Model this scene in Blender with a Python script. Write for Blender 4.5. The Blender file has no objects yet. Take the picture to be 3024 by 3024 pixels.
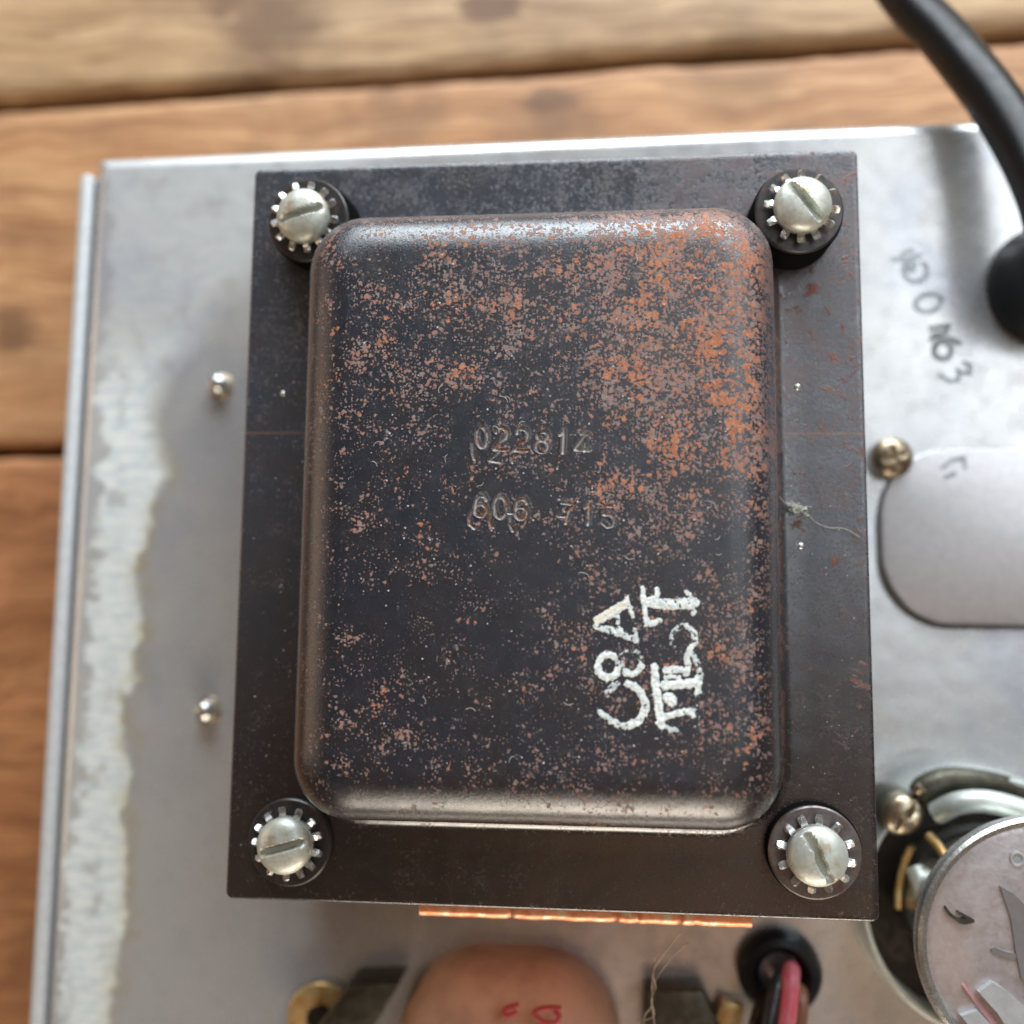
import bpy, bmesh, math, random
import numpy as np
from mathutils import Vector, Matrix, noise
random.seed(7)
S = 0.001                       # everything below is written in millimetres
D = bpy.data
SC = bpy.context.scene
COL = SC.collection

# ------------------------------------------------------------------ camera
F = 3028.0
RM = Matrix(((0.99549, 0.010386, -0.094294), (0.000366, 0.993562, 0.113291), (-0.094864, 0.112815, -0.989077)))
CAM = Vector((8.1104, -13.7453, 128.6797))
cd = D.cameras.new('camera')
cam = D.objects.new('camera', cd); COL.objects.link(cam)
cd.sensor_width = 36.0; cd.sensor_height = 36.0; cd.sensor_fit = 'HORIZONTAL'
cd.lens = 36.0 * F / 3024.0
cd.clip_start = 0.005; cd.clip_end = 20.0
mw = Matrix((RM[0], RM[1], -RM[2])).transposed().to_4x4()
mw.translation = CAM * S
cam.matrix_world = mw
SC.camera = cam
cd.dof.use_dof = True
cd.dof.focus_distance = 0.1185
cd.dof.aperture_fstop = cd.lens / 3.3
SC.render.resolution_x = 1024; SC.render.resolution_y = 1024

# ------------------------------------------------------------------ world and lamps (a room with one big window, top right)
w = D.worlds.new("World"); SC.world = w; w.use_nodes = True
bg = w.node_tree.nodes['Background']
bg.inputs[0].default_value = (0.64, 0.40, 0.25, 1); bg.inputs[1].default_value = 0.14

def area(name, loc, target, sx, sy, power, col):
    l = D.lights.new(name, 'AREA'); l.shape = 'RECTANGLE'; l.size = sx * S; l.size_y = sy * S
    l.energy = power; l.color = col
    o = D.objects.new(name, l); COL.objects.link(o)
    o.location = Vector(loc) * S
    o.rotation_euler = (Vector(loc) - Vector(target)).to_track_quat('Z', 'Y').to_euler()
    return o
area('window_light', (90, 640, 270), (0, 0, 0), 820, 340, 12.0, (0.86, 0.94, 1.0))
area('skylight', (440, 330, 560), (0, 0, 0), 440, 440, 1.3, (0.90, 0.95, 1.0))
area('high_skylight', (330, 160, 800), (0, 0, 0), 360, 360, 0.7, (0.88, 0.94, 1.0))
area('ceiling_bounce', (110, -320, 800), (0, 0, 0), 340, 300, 0.16, (1.0, 0.60, 0.38))
area('left_bounce', (-620, 40, 190), (0, 0, 0), 460, 200, 0.7, (1.0, 0.72, 0.50))
area('side_light', (60, -620, 130), (0, 0, 0), 460, 190, 3.6, (1.0, 0.88, 0.74))

SC.view_settings.view_transform = 'Standard'
SC.view_settings.look = 'None'
SC.view_settings.exposure = 0.10
SC.view_settings.gamma = 1.0
SC.render.engine = 'CYCLES'

# ------------------------------------------------------------------ helpers
def at(px, py, z):
    """the point of height z (mm) that the photograph shows at pixel px, py (of 3024)"""
    d = RM.transposed() @ Vector(((px - 1512) / F, (1512 - py) / F, 1.0))
    k = (z - CAM.z) / d.z
    return CAM + d * k

def tag(o, label=None, cat=None, group=None, kind=None):
    if label: o['label'] = label
    if cat: o['category'] = cat
    if group: o['group'] = group
    if kind: o['kind'] = kind
    return o

def empty(name, loc=(0, 0, 0), rz=0):
    o = D.objects.new(name, None); COL.objects.link(o)
    o.location = Vector(loc) * S; o.rotation_euler = (0, 0, rz); o.empty_display_size = 0.005
    return o

def link(name, me, mat, parent=None, loc=None, rot=None, smooth=True):
    if mat is not None:
        me.materials.clear(); me.materials.append(mat)
    if smooth:
        me.shade_smooth()
    else:
        me.shade_flat()
    o = D.objects.new(name, me); COL.objects.link(o)
    if loc is not None: o.location = Vector(loc) * S
    if rot is not None: o.rotation_euler = rot
    if parent: o.parent = parent
    return o

def mesh(name, vs, fs, mat, parent=None, smooth=True, loc=None, rot=None, sharp=35, attrs=None):
    me = D.meshes.new(name)
    me.from_pydata([(v[0] * S, v[1] * S, v[2] * S) for v in vs], [], fs)
    bm = bmesh.new(); bm.from_mesh(me)
    if attrs is None:
        bmesh.ops.recalc_face_normals(bm, faces=bm.faces)
    if smooth and sharp:
        a = math.radians(sharp)
        for e in bm.edges:
            if len(e.link_faces) == 2 and e.calc_face_angle(0) > a: e.smooth = False
    bm.to_mesh(me); bm.free()
    if attrs:
        for k, vals in attrs.items():
            at_ = me.attributes.new(k, 'FLOAT', 'POINT')
            at_.data.foreach_set('value', vals)
    return link(name, me, mat, parent, loc, rot, smooth)

def box(cx, cy, cz, sx, sy, sz):
    x, y, z = sx / 2, sy / 2, sz / 2
    vs = [(cx + a * x, cy + b * y, cz + c * z) for a, b, c in ((-1,-1,-1),(1,-1,-1),(1,1,-1),(-1,1,-1),(-1,-1,1),(1,-1,1),(1,1,1),(-1,1,1))]
    return vs, [(0,3,2,1),(4,5,6,7),(0,1,5,4),(1,2,6,5),(2,3,7,6),(3,0,4,7)]

def join(*parts):
    V, Fc = [], []
    for vs, fs in parts:
        n = len(V); V += list(vs); Fc += [tuple(i + n for i in f) for f in fs]
    return V, Fc

def bevel_obj(o, wd, seg=3):
    bm = bmesh.new(); bm.from_mesh(o.data)
    es = [e for e in bm.edges if len(e.link_faces) == 2 and e.calc_face_angle(0) > 0.6]
    bmesh.ops.bevel(bm, geom=es, offset=wd * S, segments=seg, affect='EDGES', profile=0.5)
    bm.to_mesh(o.data); bm.free(); o.data.shade_smooth()
    return o

def rr(hx, hy, r, n=10, cx=0, cy=0):
    """rounded rectangle loop, counter-clockwise, 4*(n+1) points"""
    r = max(r, 0.01); out = []
    for qx, qy, a0 in ((1, 1, 0), (-1, 1, 90), (-1, -1, 180), (1, -1, 270)):
        for i in range(n + 1):
            a = math.radians(a0 + 90 * i / n)
            out.append((cx + qx * (hx - r) + r * math.cos(a), cy + qy * (hy - r) + r * math.sin(a)))
    return out

def loft(loops, cap0=False, cap1=False, closed=True):
    V, Fc = [], []; n = len(loops[0])
    for l in loops: V += l
    for k in range(len(loops) - 1):
        for i in range(n if closed else n - 1):
            j = (i + 1) % n
            Fc.append((k * n + i, k * n + j, (k + 1) * n + j, (k + 1) * n + i))
    if cap0: Fc.append(tuple(range(n - 1, -1, -1)))
    if cap1: Fc.append(tuple((len(loops) - 1) * n + i for i in range(n)))
    return V, Fc

def lathe(prof, n=48, cx=0, cy=0):
    """profile of (r, z); r=0 ends are closed with a fan"""
    V, Fc = [], []
    rings = []
    for r, z in prof:
        if r < 1e-6:
            rings.append([len(V)]); V.append((cx, cy, z))
        else:
            rings.append(list(range(len(V), len(V) + n)))
            for i in range(n):
                a = 2 * math.pi * i / n
                V.append((cx + r * math.cos(a), cy + r * math.sin(a), z))
    for A, B in zip(rings, rings[1:]):
        for i in range(n):
            j = (i + 1) % n
            if len(A) == 1: Fc.append((A[0], B[j], B[i]))
            elif len(B) == 1: Fc.append((A[i], A[j], B[0]))
            else: Fc.append((A[i], A[j], B[j], B[i]))
    return V, Fc

def smooth_path(pts, per=8):
    P = [Vector(p) for p in pts]; out = []
    for i in range(len(P) - 1):
        p0 = P[i - 1] if i else P[0] * 2 - P[1]; p1 = P[i]; p2 = P[i + 1]
        p3 = P[i + 2] if i + 2 < len(P) else P[-1] * 2 - P[-2]
        for k in range(per):
            t = k / per
            out.append(0.5 * ((2 * p1) + (p2 - p0) * t + (2 * p0 - 5 * p1 + 4 * p2 - p3) * t * t + (3 * p1 - p0 - 3 * p2 + p3) * t ** 3))
    out.append(P[-1]); return out

def tube(pts, rad, n=16, per=8, cap=True):
    P = smooth_path(pts, per) if per else [Vector(p) for p in pts]
    loops = []; up = Vector((0.13, 0.21, 0.97)).normalized()
    m = len(P)
    for i, p in enumerate(P):
        t = (P[min(i + 1, m - 1)] - P[max(i - 1, 0)]).normalized()
        x = up.cross(t)
        if x.length < 1e-3: x = Vector((1, 0, 0)).cross(t)
        x.normalize(); y = t.cross(x); up = y
        r = rad(i / (m - 1)) if callable(rad) else rad
        loops.append([tuple(p + x * (r * math.cos(2 * math.pi * k / n)) + y * (r * math.sin(2 * math.pi * k / n))) for k in range(n)])
    return loft(loops, cap, cap)

def prism(poly, z0, z1):
    return loft([[(x, y, z0) for x, y in poly], [(x, y, z1) for x, y in poly]], True, True)

def seg_dist(px, py, a, b):
    ax, ay = a; bx, by = b
    dx, dy = bx - ax, by - ay; L = dx * dx + dy * dy + 1e-12
    t = np.clip(((px - ax) * dx + (py - ay) * dy) / L, 0, 1)
    return np.hypot(px - ax - t * dx, py - ay - t * dy)

def ell(cx, cy, rx, ry, a0=0, a1=360, n=18, rot=0):
    out = []
    for i in range(n + 1):
        a = math.radians(a0 + (a1 - a0) * i / n); c, s = math.cos(math.radians(rot)), math.sin(math.radians(rot))
        x, y = rx * math.cos(a), ry * math.sin(a)
        out.append((cx + x * c - y * s, cy + x * s + y * c))
    return out

# ------------------------------------------------------------------ materials
class NT:
    def __init__(self, name):
        self.m = D.materials.new(name); self.m.use_nodes = True
        self.t = self.m.node_tree; self.b = self.t.nodes['Principled BSDF']
        self.tc = self.t.nodes.new('ShaderNodeTexCoord')
        mp = self.t.nodes.new('ShaderNodeMapping'); mp.inputs['Scale'].default_value = (1000, 1000, 1000)
        self.t.links.new(self.tc.outputs['Object'], mp.inputs[0]); self.co = mp.outputs[0]
    def set(self, k, v):
        i = self.b.inputs[k]
        if isinstance(v, bpy.types.NodeSocket): self.t.links.new(v, i)
        else: i.default_value = v if not (isinstance(v, tuple) and len(v) == 3) else (*v, 1)
    def _in(self, s, v):
        if isinstance(v, bpy.types.NodeSocket): self.t.links.new(v, s)
        elif isinstance(v, tuple) and len(v) == 3 and s.type == 'RGBA': s.default_value = (*v, 1)
        else: s.default_value = v
    def map(self, scale=(1, 1, 1), rot=(0, 0, 0), loc=(0, 0, 0), src=None):
        n = self.t.nodes.new('ShaderNodeMapping'); n.inputs['Scale'].default_value = scale
        n.inputs['Rotation'].default_value = rot; n.inputs['Location'].default_value = loc
        self.t.links.new(src or self.co, n.inputs[0]); return n.outputs[0]
    def noise(self, scale, detail=3, rough=0.5, dist=0, co=None, color=False):
        n = self.t.nodes.new('ShaderNodeTexNoise'); n.inputs['Scale'].default_value = scale
        n.inputs['Detail'].default_value = detail; n.inputs['Roughness'].default_value = rough
        n.inputs['Distortion'].default_value = dist
        self.t.links.new(co or self.co, n.inputs['Vector']); return n.outputs[1 if color else 0]
    def vor(self, scale, co=None, out=0):
        n = self.t.nodes.new('ShaderNodeTexVoronoi'); n.inputs['Scale'].default_value = scale
        self.t.links.new(co or self.co, n.inputs['Vector']); return n.outputs[out]
    def math(self, op, a, b=0.0, c=0.0, clamp=False):
        n = self.t.nodes.new('ShaderNodeMath'); n.operation = op; n.use_clamp = clamp
        self._in(n.inputs[0], a); self._in(n.inputs[1], b); self._in(n.inputs[2], c); return n.outputs[0]
    def step(self, v, a, b):
        n = self.t.nodes.new('ShaderNodeMapRange'); n.interpolation_type = 'SMOOTHSTEP'
        self._in(n.inputs['Value'], v); n.inputs['From Min'].default_value = a; n.inputs['From Max'].default_value = b
        return n.outputs[0]
    def lin(self, v, a, b, c=0.0, d=1.0):
        n = self.t.nodes.new('ShaderNodeMapRange')
        self._in(n.inputs['Value'], v); n.inputs['From Min'].default_value = a; n.inputs['From Max'].default_value = b
        n.inputs['To Min'].default_value = c; n.inputs['To Max'].default_value = d
        return n.outputs[0]
    def mix(self, f, a, b):
        n = self.t.nodes.new('ShaderNodeMix'); n.data_type = 'RGBA'
        self._in(n.inputs[0], f); self._in(n.inputs[6], a); self._in(n.inputs[7], b); return n.outputs[2]
    def xyz(self):
        n = self.t.nodes.new('ShaderNodeSeparateXYZ'); self.t.links.new(self.co, n.inputs[0]); return n.outputs
    def attr(self, name):
        n = self.t.nodes.new('ShaderNodeAttribute'); n.attribute_name = name; return n.outputs['Fac']
    def bump(self, h, strength=0.3, dist=0.1):
        n = self.t.nodes.new('ShaderNodeBump'); n.inputs['Strength'].default_value = strength
        n.inputs['Distance'].default_value = dist * S
        self.t.links.new(h, n.inputs['Height'])
        if self.b.inputs['Normal'].links: self.t.links.new(self.b.inputs['Normal'].links[0].from_socket, n.inputs['Normal'])
        self.t.links.new(n.outputs[0], self.b.inputs['Normal'])

def simple(name, col, rough=0.5, metal=0.0, var=0.15, scale=0.6, bump=0.15, tint=None, coat=0):
    q = NT(name)
    n = q.noise(scale, 5, 0.6)
    f = q.step(n, 0.35, 0.65)
    c2 = tint or tuple(c * (1 - var) for c in col)
    q.set('Base Color', q.mix(f, col, c2)); q.set('Metallic', metal)
    q.set('Roughness', q.lin(n, 0.3, 0.7, rough * 0.85, min(1, rough * 1.15)))
    if coat: q.set('Coat Weight', coat)
    q.bump(q.noise(scale * 5, 4, 0.6), bump, 0.05)
    return q.m

def m_bell():
    q = NT('rusted dark transformer steel'); X, Y, Z = q.xyz()
    top = q.step(Z, 13.4, 15.8)                       # flat face and shoulder of the raised bell
    big = q.noise(0.075, 3, 0.55)                     # where rust is thick
    mid = q.noise(0.33, 3, 0.6, 0.4)
    # heavier rust towards the upper right of the cover
    grad = q.math('ADD', q.lin(X, -26, 28, -0.06, 0.05), q.lin(Y, -36, 36, -0.07, 0.07))
    patch = q.math('MULTIPLY', q.step(X, 2, 17), q.step(Y, -8, 12))
    grad = q.math('ADD', grad, q.math('MULTIPLY', patch, 0.15))
    quiet = q.math('MULTIPLY', q.step(q.math('ABSOLUTE', q.math('ADD', Y, 9.0)), 20, 6), q.step(X, 24, -8))
    dens = q.math('ADD', grad, q.math('MULTIPLY', q.math('SUBTRACT', big, 0.5), 0.5))
    dens = q.math('SUBTRACT', dens, q.math('MULTIPLY', quiet, 0.05))
    fine = q.noise(2.6, 3.0, 0.70, 0.0)
    fine2 = q.noise(6.0, 3, 0.65, 0.0, co=q.map(loc=(31, 17, 5)))
    rough_edge = q.math('MULTIPLY', q.math('SUBTRACT', q.noise(4.2, 4, 0.75), 0.5), 0.75)
    def spots(scale, rad, lo, hi, seed):
        nn = q.t.nodes.new('ShaderNodeVectorMath'); nn.operation = 'MULTIPLY_ADD'
        q.t.links.new(q.noise(1.3, 2, 0.5, co=q.map(loc=(seed, 0, 0)), color=True), nn.inputs[0])
        nn.inputs[1].default_value = (0.8, 0.8, 0.8); q.t.links.new(q.co, nn.inputs[2])
        n = q.t.nodes.new('ShaderNodeTexVoronoi'); n.inputs['Scale'].default_value = scale; n.voronoi_dimensions = '2D'
        mp = q.map(loc=(seed * 3.1, seed * 1.3, 0), src=nn.outputs[0]); q.t.links.new(mp, n.inputs['Vector'])
        sp = q.t.nodes.new('ShaderNodeSeparateColor'); q.t.links.new(n.outputs['Color'], sp.inputs[0])
        # each cell has its own size; where rust is thin only few cells carry a spot
        size = q.math('SUBTRACT', rad, q.math('MULTIPLY', sp.outputs[0], lo))
        v = q.math('ADD', q.math('SUBTRACT', size, n.outputs['Distance']), q.math('MULTIPLY', rough_edge, hi))
        return q.step(v, -0.02, 0.09)
    dloc = q.math('ADD', dens, q.math('MULTIPLY', q.math('SUBTRACT', mid, 0.5), 1.1))
    sA = spots(1.35, q.math('ADD', 0.29, q.math('MULTIPLY', dloc, 1.0)), 0.55, 1.0, 2.0)
    sB = spots(2.7, q.math('ADD', 0.335, q.math('MULTIPLY', dloc, 1.2)), 0.50, 1.0, 9.0)
    low = q.step(Z, 0.6, 3.0)
    speck = q.math('MULTIPLY', q.math('MAXIMUM', sA, q.math('MULTIPLY', sB, 0.8)), q.lin(top, 0, 1, 0.22, 1.0))
    clump = q.math('ADD', dens, q.math('MULTIPLY', q.math('SUBTRACT', q.noise(0.25, 3, 0.6, co=q.map(loc=(7, 3, 1))), 0.5), 1.3))
    clump = q.math('ADD', clump, q.math('MULTIPLY', patch, 0.11))
    bA = spots(1.1, q.math('ADD', 0.135, q.math('MULTIPLY', clump, 1.15)), 0.62, 1.1, 17.0)
    bB = spots(2.1, q.math('ADD', 0.07, q.math('MULTIPLY', clump, 1.35)), 0.60, 1.1, 23.0)
    bloom = q.math('MULTIPLY', q.math('MULTIPLY', q.math('MAXIMUM', bA, bB), q.lin(fine2, 0.34, 0.50, 0.35, 1.0)), q.lin(top, 0, 1, 0.25, 1.0))
    # orange on the flange at the top right and along the right side
    fl = q.noise(0.42, 6, 0.74, 0.5, co=q.map(loc=(3, 9, 2)))
    flg = q.math('ADD', q.lin(X, 5, 40, -0.17, 0.00), q.lin(Y, -47, 47, -0.02, 0.05))
    s3 = q.math('ADD', fl, flg)
    flm = q.math('MULTIPLY', q.step(s3, 0.575, 0.68), q.math('SUBTRACT', 1.0, top))
    flm = q.math('MULTIPLY', flm, q.step(Z, 3.0, 1.0))
    # dull brown bloom over whole areas; its downward lean paints in shade
    brown = q.step(q.math('ADD', q.noise(0.16, 4, 0.6, co=q.map(loc=(2, 5, 8))), q.lin(Y, -46, 46, 0.04, -0.03)), 0.40, 0.66)
    grain = q.noise(5.5, 3, 0.6)
    base = q.mix(brown, (0.005, 0.009, 0.018), (0.009, 0.009, 0.013))
    base = q.mix(q.math('MULTIPLY', q.step(grain, 0.4, 0.75), 0.45), base, (0.028, 0.034, 0.044))
    base = q.mix(top, q.mix(brown, q.mix(q.step(Y, 15, -38), (0.034, 0.041, 0.054), (0.017, 0.014, 0.014)), q.mix(q.step(Y, 10, -40), (0.038, 0.039, 0.046), (0.020, 0.014, 0.012))), base)  # flange browner and darker downward: the bell's shade put into its colour
    film = q.math('MULTIPLY', q.step(dens, 0.08, 0.28), q.math('MULTIPLY', top, 0.35))
    base = q.mix(film, base, (0.105, 0.062, 0.052))
    pc = q.mix(q.step(q.noise(0.9, 2), 0.4, 0.6), (0.38, 0.185, 0.13), (0.32, 0.225, 0.20))
    c = q.mix(q.math('MULTIPLY', q.math('MULTIPLY', speck, q.lin(low, 0, 1, 0.4, 1.0)), 0.80), base, pc)
    oc = q.mix(q.step(fine, 0.4, 0.62), (0.42, 0.135, 0.052), (0.54, 0.235, 0.13))
    c = q.mix(q.math('MULTIPLY', q.math('MULTIPLY', bloom, q.lin(low, 0, 1, 0.4, 1.0)), 0.88), c, oc)
    c = q.mix(q.math('MULTIPLY', flm, 0.7), c, (0.26, 0.085, 0.045))
    # rust line in the corner where the bell meets the flange
    seam = q.math('MULTIPLY', q.step(Z, 0.25, 0.7), q.step(Z, 3.4, 1.4))
    seam = q.math('MULTIPLY', seam, q.step(q.noise(0.35, 4, 0.7), 0.38, 0.6))
    c = q.mix(q.math('MULTIPLY', seam, 0.55), c, (0.15, 0.075, 0.045))
    # two straight scratches across the flange
    sy = q.math('ABSOLUTE', q.math('SUBTRACT', Y, q.lin(X, -40, 40, 11.4, 10.7)))
    sc = q.math('MULTIPLY', q.step(sy, 0.16, 0.03), q.step(Z, 0.4, 0.1))
    sc = q.math('MULTIPLY', sc, q.step(q.math('ABSOLUTE', X), 28, 31))
    c = q.mix(q.math('MULTIPLY', sc, 0.6), c, (0.22, 0.12, 0.08))
    # worn edges of the struck figures
    wear = q.attr('wear')
    c = q.mix(q.math('MULTIPLY', wear, q.step(q.noise(1.3, 4, 0.7), 0.32, 0.52)), c, q.mix(q.step(mid, 0.47, 0.56), (0.58, 0.54, 0.50), (0.55, 0.24, 0.12)))
    q.set('Base Color', c)
    rusty = q.math('MAXIMUM', q.math('MAXIMUM', speck, bloom), flm)
    r0 = q.lin(q.noise(0.5, 4, 0.6), 0.3, 0.7, 0.22, 0.30)
    q.set('Roughness', q.math('ADD', r0, q.math('MULTIPLY', rusty, 0.42), clamp=True))
    q.set('Metallic', 0.0)
    q.set('IOR', 1.9)
    q.set('Specular IOR Level', q.lin(rusty, 0, 1, 0.5, 0.08))
    q.bump(q.noise(0.12, 2), 0.25, 0.5)
    q.bump(q.math('ADD', q.math('MULTIPLY', rusty, 0.8), q.math('MULTIPLY', fine2, q.lin(top, 0, 1, 0.15, 0.8))), 0.55, 0.12)
    return q.m

def m_chassis():
    q = NT('dull plated chassis steel with dried residue'); X, Y, Z = q.xyz()
    st = q.attr('stain')
    n = q.noise(0.045, 4, 0.6, 0.3); n2 = q.noise(0.30, 5, 0.65)
    base = q.mix(q.step(n, 0.35, 0.65), (0.54, 0.555, 0.565), (0.60, 0.605, 0.60))
    base = q.mix(q.math('MULTIPLY', q.step(n2, 0.48, 0.68), 0.4), base, (0.43, 0.44, 0.42))
    base = q.mix(q.math('MULTIPLY', q.step(q.noise(0.035, 3, 0.6, 0.5, co=q.map(loc=(5, 2, 0))), 0.5, 0.66), 0.5), base, (0.43, 0.46, 0.54))  # lavender blotches: sky reflection painted into the plating colour
    # ghostly crystals of the plating
    cr = q.noise(0.8, 3, 0.6, co=q.map(scale=(0.5, 1.4, 1)))
    base = q.mix(q.math('MULTIPLY', q.step(cr, 0.5, 0.62), 0.15), base, (0.66, 0.67, 0.66))
    white = q.mix(q.step(q.noise(0.35, 5, 0.7, co=q.map(scale=(0.8, 2.2, 1))), 0.40, 0.62), (0.66, 0.70, 0.68), (0.50, 0.56, 0.58))
    c = q.mix(q.math('MULTIPLY', q.step(st, 0.1, 0.75), 0.9), base, white)
    edge = q.math('MULTIPLY', q.math('MULTIPLY', q.step(st, 0.05, 0.30), q.step(st, 0.75, 0.40)), q.step(Y, 30, -5))
    c = q.mix(q.math('MULTIPLY', edge, 0.15), c, (0.55, 0.53, 0.40))
    ye = q.math('MULTIPLY', q.attr('yellow'), q.step(n2, 0.35, 0.6))
    c = q.mix(q.math('MULTIPLY', ye, 0.7), c, (0.52, 0.48, 0.32))
    q.set('Base Color', c)
    q.set('Metallic', q.lin(st, 0, 1, 0.58, 0.2))
    q.set('Roughness', q.math('ADD', q.lin(n2, 0.3, 0.7, 0.20, 0.32), q.math('MULTIPLY', st, 0.3)))
    q.bump(q.noise(0.09, 2), 0.4, 0.4)
    q.bump(q.noise(1.5, 4, 0.6), 0.25, 0.03)
    return q.m

def m_wood(name, a, b, dark, rotz=0.0, bend=0.0, seed=0.0, knots=()):
    q = NT(name)
    co = q.map(scale=(0.06, 1.0, 1.0), rot=(0, 0, rotz), loc=(seed, seed * 1.7, seed * 0.3))
    big = q.noise(0.025, 2, 0.5, 0.0, co=q.map(loc=(seed * 3, seed, 0)))
    wv = q.t.nodes.new('ShaderNodeVectorMath'); wv.operation = 'ADD'
    cx = q.t.nodes.new('ShaderNodeCombineXYZ')
    q.t.links.new(q.math('MULTIPLY', q.math('SUBTRACT', big, 0.5), 60 * bend), cx.inputs[1])
    q.t.links.new(co, wv.inputs[0]); q.t.links.new(cx.outputs[0], wv.inputs[1]); co2 = wv.outputs[0]
    g1 = q.noise(0.16, 6, 0.62, 0.3, co=co2); g2 = q.noise(0.6, 5, 0.6, 0.2, co=co2)
    c = q.mix(q.step(g1, 0.40, 0.60), a, b)
    c = q.mix(q.math('MULTIPLY', q.step(g2, 0.46, 0.64), 0.75), c, dark)
    fib = q.noise(1.6, 5, 0.75, 0.0, co=q.map(scale=(0.035, 1.0, 1.0), rot=(0, 0, rotz), loc=(seed, 3, 1)))
    c = q.mix(q.math('MULTIPLY', q.step(fib, 0.45, 0.62), 0.6), c, dark)
    bl = q.noise(0.03, 3, 0.6, co=q.map(loc=(seed + 9, 2, 0)))
    c = q.mix(q.math('MULTIPLY', q.step(bl, 0.46, 0.66), 0.55), c, tuple(v * 0.5 for v in b))
    X, Y, Z = q.xyz()
    for kx, ky, rx, ry, s in knots:
        d = q.math('ADD', q.math('POWER', q.math('DIVIDE', q.math('SUBTRACT', X, kx), rx), 2.0), q.math('POWER', q.math('DIVIDE', q.math('SUBTRACT', Y, ky), ry), 2.0))
        d = q.math('ADD', d, q.math('ADD', q.math('MULTIPLY', q.math('SUBTRACT', g1, 0.5), 3.2), q.math('MULTIPLY', q.math('SUBTRACT', q.noise(0.12, 4, 0.6), 0.5), 3.0)))
        c = q.mix(q.math('MULTIPLY', q.step(d, 1.5, 0.1), s), c, (0.12, 0.055, 0.024))
    q.set('Base Color', c); q.set('Roughness', 0.62)
    q.bump(g2, 0.5, 0.35)
    return q.m

def m_metal(name, col, tint, rough, metal=0.9, dirt=None):
    q = NT(name)
    n = q.noise(0.7, 5, 0.65)
    c = q.mix(q.step(n, 0.35, 0.65), col, tint)
    if dirt: c = q.mix(q.math('MULTIPLY', q.step(q.noise(0.45, 4, 0.7, co=q.map(loc=(4, 4, 4))), 0.52, 0.66), 0.75), c, dirt)
    q.set('Base Color', c); q.set('Metallic', metal)
    q.set('Roughness', q.lin(q.noise(2.0, 4, 0.6), 0.3, 0.7, rough * 0.8, rough * 1.25))
    q.bump(q.noise(1.6, 4, 0.6), 0.35, 0.06)
    return q.m

M = {}
M['bell'] = m_bell()
M['chassis'] = m_chassis()
M['lip'] = m_metal('pale dull edge', (0.50, 0.52, 0.53), (0.44, 0.46, 0.47), 0.6, 0.25)
M['ring'] = m_metal('pale plated ring', (0.60, 0.63, 0.58), (0.52, 0.55, 0.50), 0.42, 0.6)
M['screw'] = m_metal('zinc plated screw', (0.56, 0.60, 0.55), (0.48, 0.49, 0.42), 0.44, 0.45, (0.36, 0.27, 0.17))
M['star'] = m_metal('zinc star washer', (0.62, 0.63, 0.62), (0.48, 0.48, 0.46), 0.28, 0.8)
M['washer'] = m_metal('dull dark washer steel', (0.19, 0.175, 0.17), (0.13, 0.11, 0.105), 0.42, 0.7, (0.16, 0.08, 0.05))
M['washer_black'] = m_metal('blackened washer steel', (0.045, 0.042, 0.042), (0.03, 0.027, 0.027), 0.36, 0.3, (0.08, 0.05, 0.04))
M['underboard'] = simple('dark board under the planks', (0.03, 0.02, 0.013), 0.8)
M['pink'] = simple('faded pink reflection', (0.50, 0.25, 0.25), 0.5)
M['matte_black'] = simple('matte black fibre', (0.004, 0.004, 0.004), 0.9, bump=0.05)
M['matte_black'].node_tree.nodes['Principled BSDF'].inputs['Specular IOR Level'].default_value = 0.05
M['core'] = simple('lamination steel', (0.05, 0.04, 0.035), 0.5, 0.6)
M['copper'] = m_metal('copper', (0.72, 0.31, 0.17), (0.60, 0.21, 0.09), 0.40, 0.6, (0.52, 0.56, 0.40))
M['brass'] = m_metal('brassy screw', (0.50, 0.42, 0.30), (0.36, 0.28, 0.19), 0.32, 0.9, (0.16, 0.10, 0.07))
M['brass_bright'] = m_metal('yellow plated steel', (0.66, 0.54, 0.28), (0.60, 0.34, 0.12), 0.34, 0.7)
M['alu'] = m_metal('aluminium can', (0.64, 0.65, 0.63), (0.56, 0.56, 0.53), 0.27, 0.9)
M['can_side'] = m_metal('aluminium can side', (0.60, 0.62, 0.60), (0.5, 0.5, 0.48), 0.2, 0.95)
M['alu_top'] = m_metal('aluminium can top', (0.62, 0.60, 0.62), (0.54, 0.50, 0.50), 0.33, 0.75)
M['rivet'] = m_metal('bright rivet', (0.62, 0.62, 0.59), (0.5, 0.5, 0.47), 0.28, 0.9)
M['plate'] = m_metal('cover plate', (0.60, 0.59, 0.60), (0.54, 0.54, 0.55), 0.36, 0.75)
M['rubber'] = simple('black rubber', (0.007, 0.008, 0.010), 0.38, var=0.3, bump=0.2)
M['cable'] = simple('black cable jacket', (0.005, 0.0055, 0.007), 0.36, var=0.3, bump=0.15)
M['red'] = simple('faded red wire jacket', (0.56, 0.085, 0.125), 0.42, tint=(0.52, 0.16, 0.18))
M['black_wire'] = simple('black wire jacket', (0.022, 0.024, 0.028), 0.30)
M['brown_wire'] = simple('brown wire jacket', (0.20, 0.085, 0.05), 0.4)
M['paper'] = simple('tan coil paper', (0.60, 0.36, 0.24), 0.6, var=0.25, scale=0.15, bump=0.1)
M['red_ink'] = simple('red ink', (0.42, 0.045, 0.05), 0.6)
M['frame'] = m_metal('dull olive frame steel', (0.10, 0.095, 0.07), (0.06, 0.055, 0.042), 0.45, 0.7)
M['ink'] = simple('faded blue-grey ink', (0.40, 0.44, 0.465), 0.5, 0.5, var=0.35)
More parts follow.
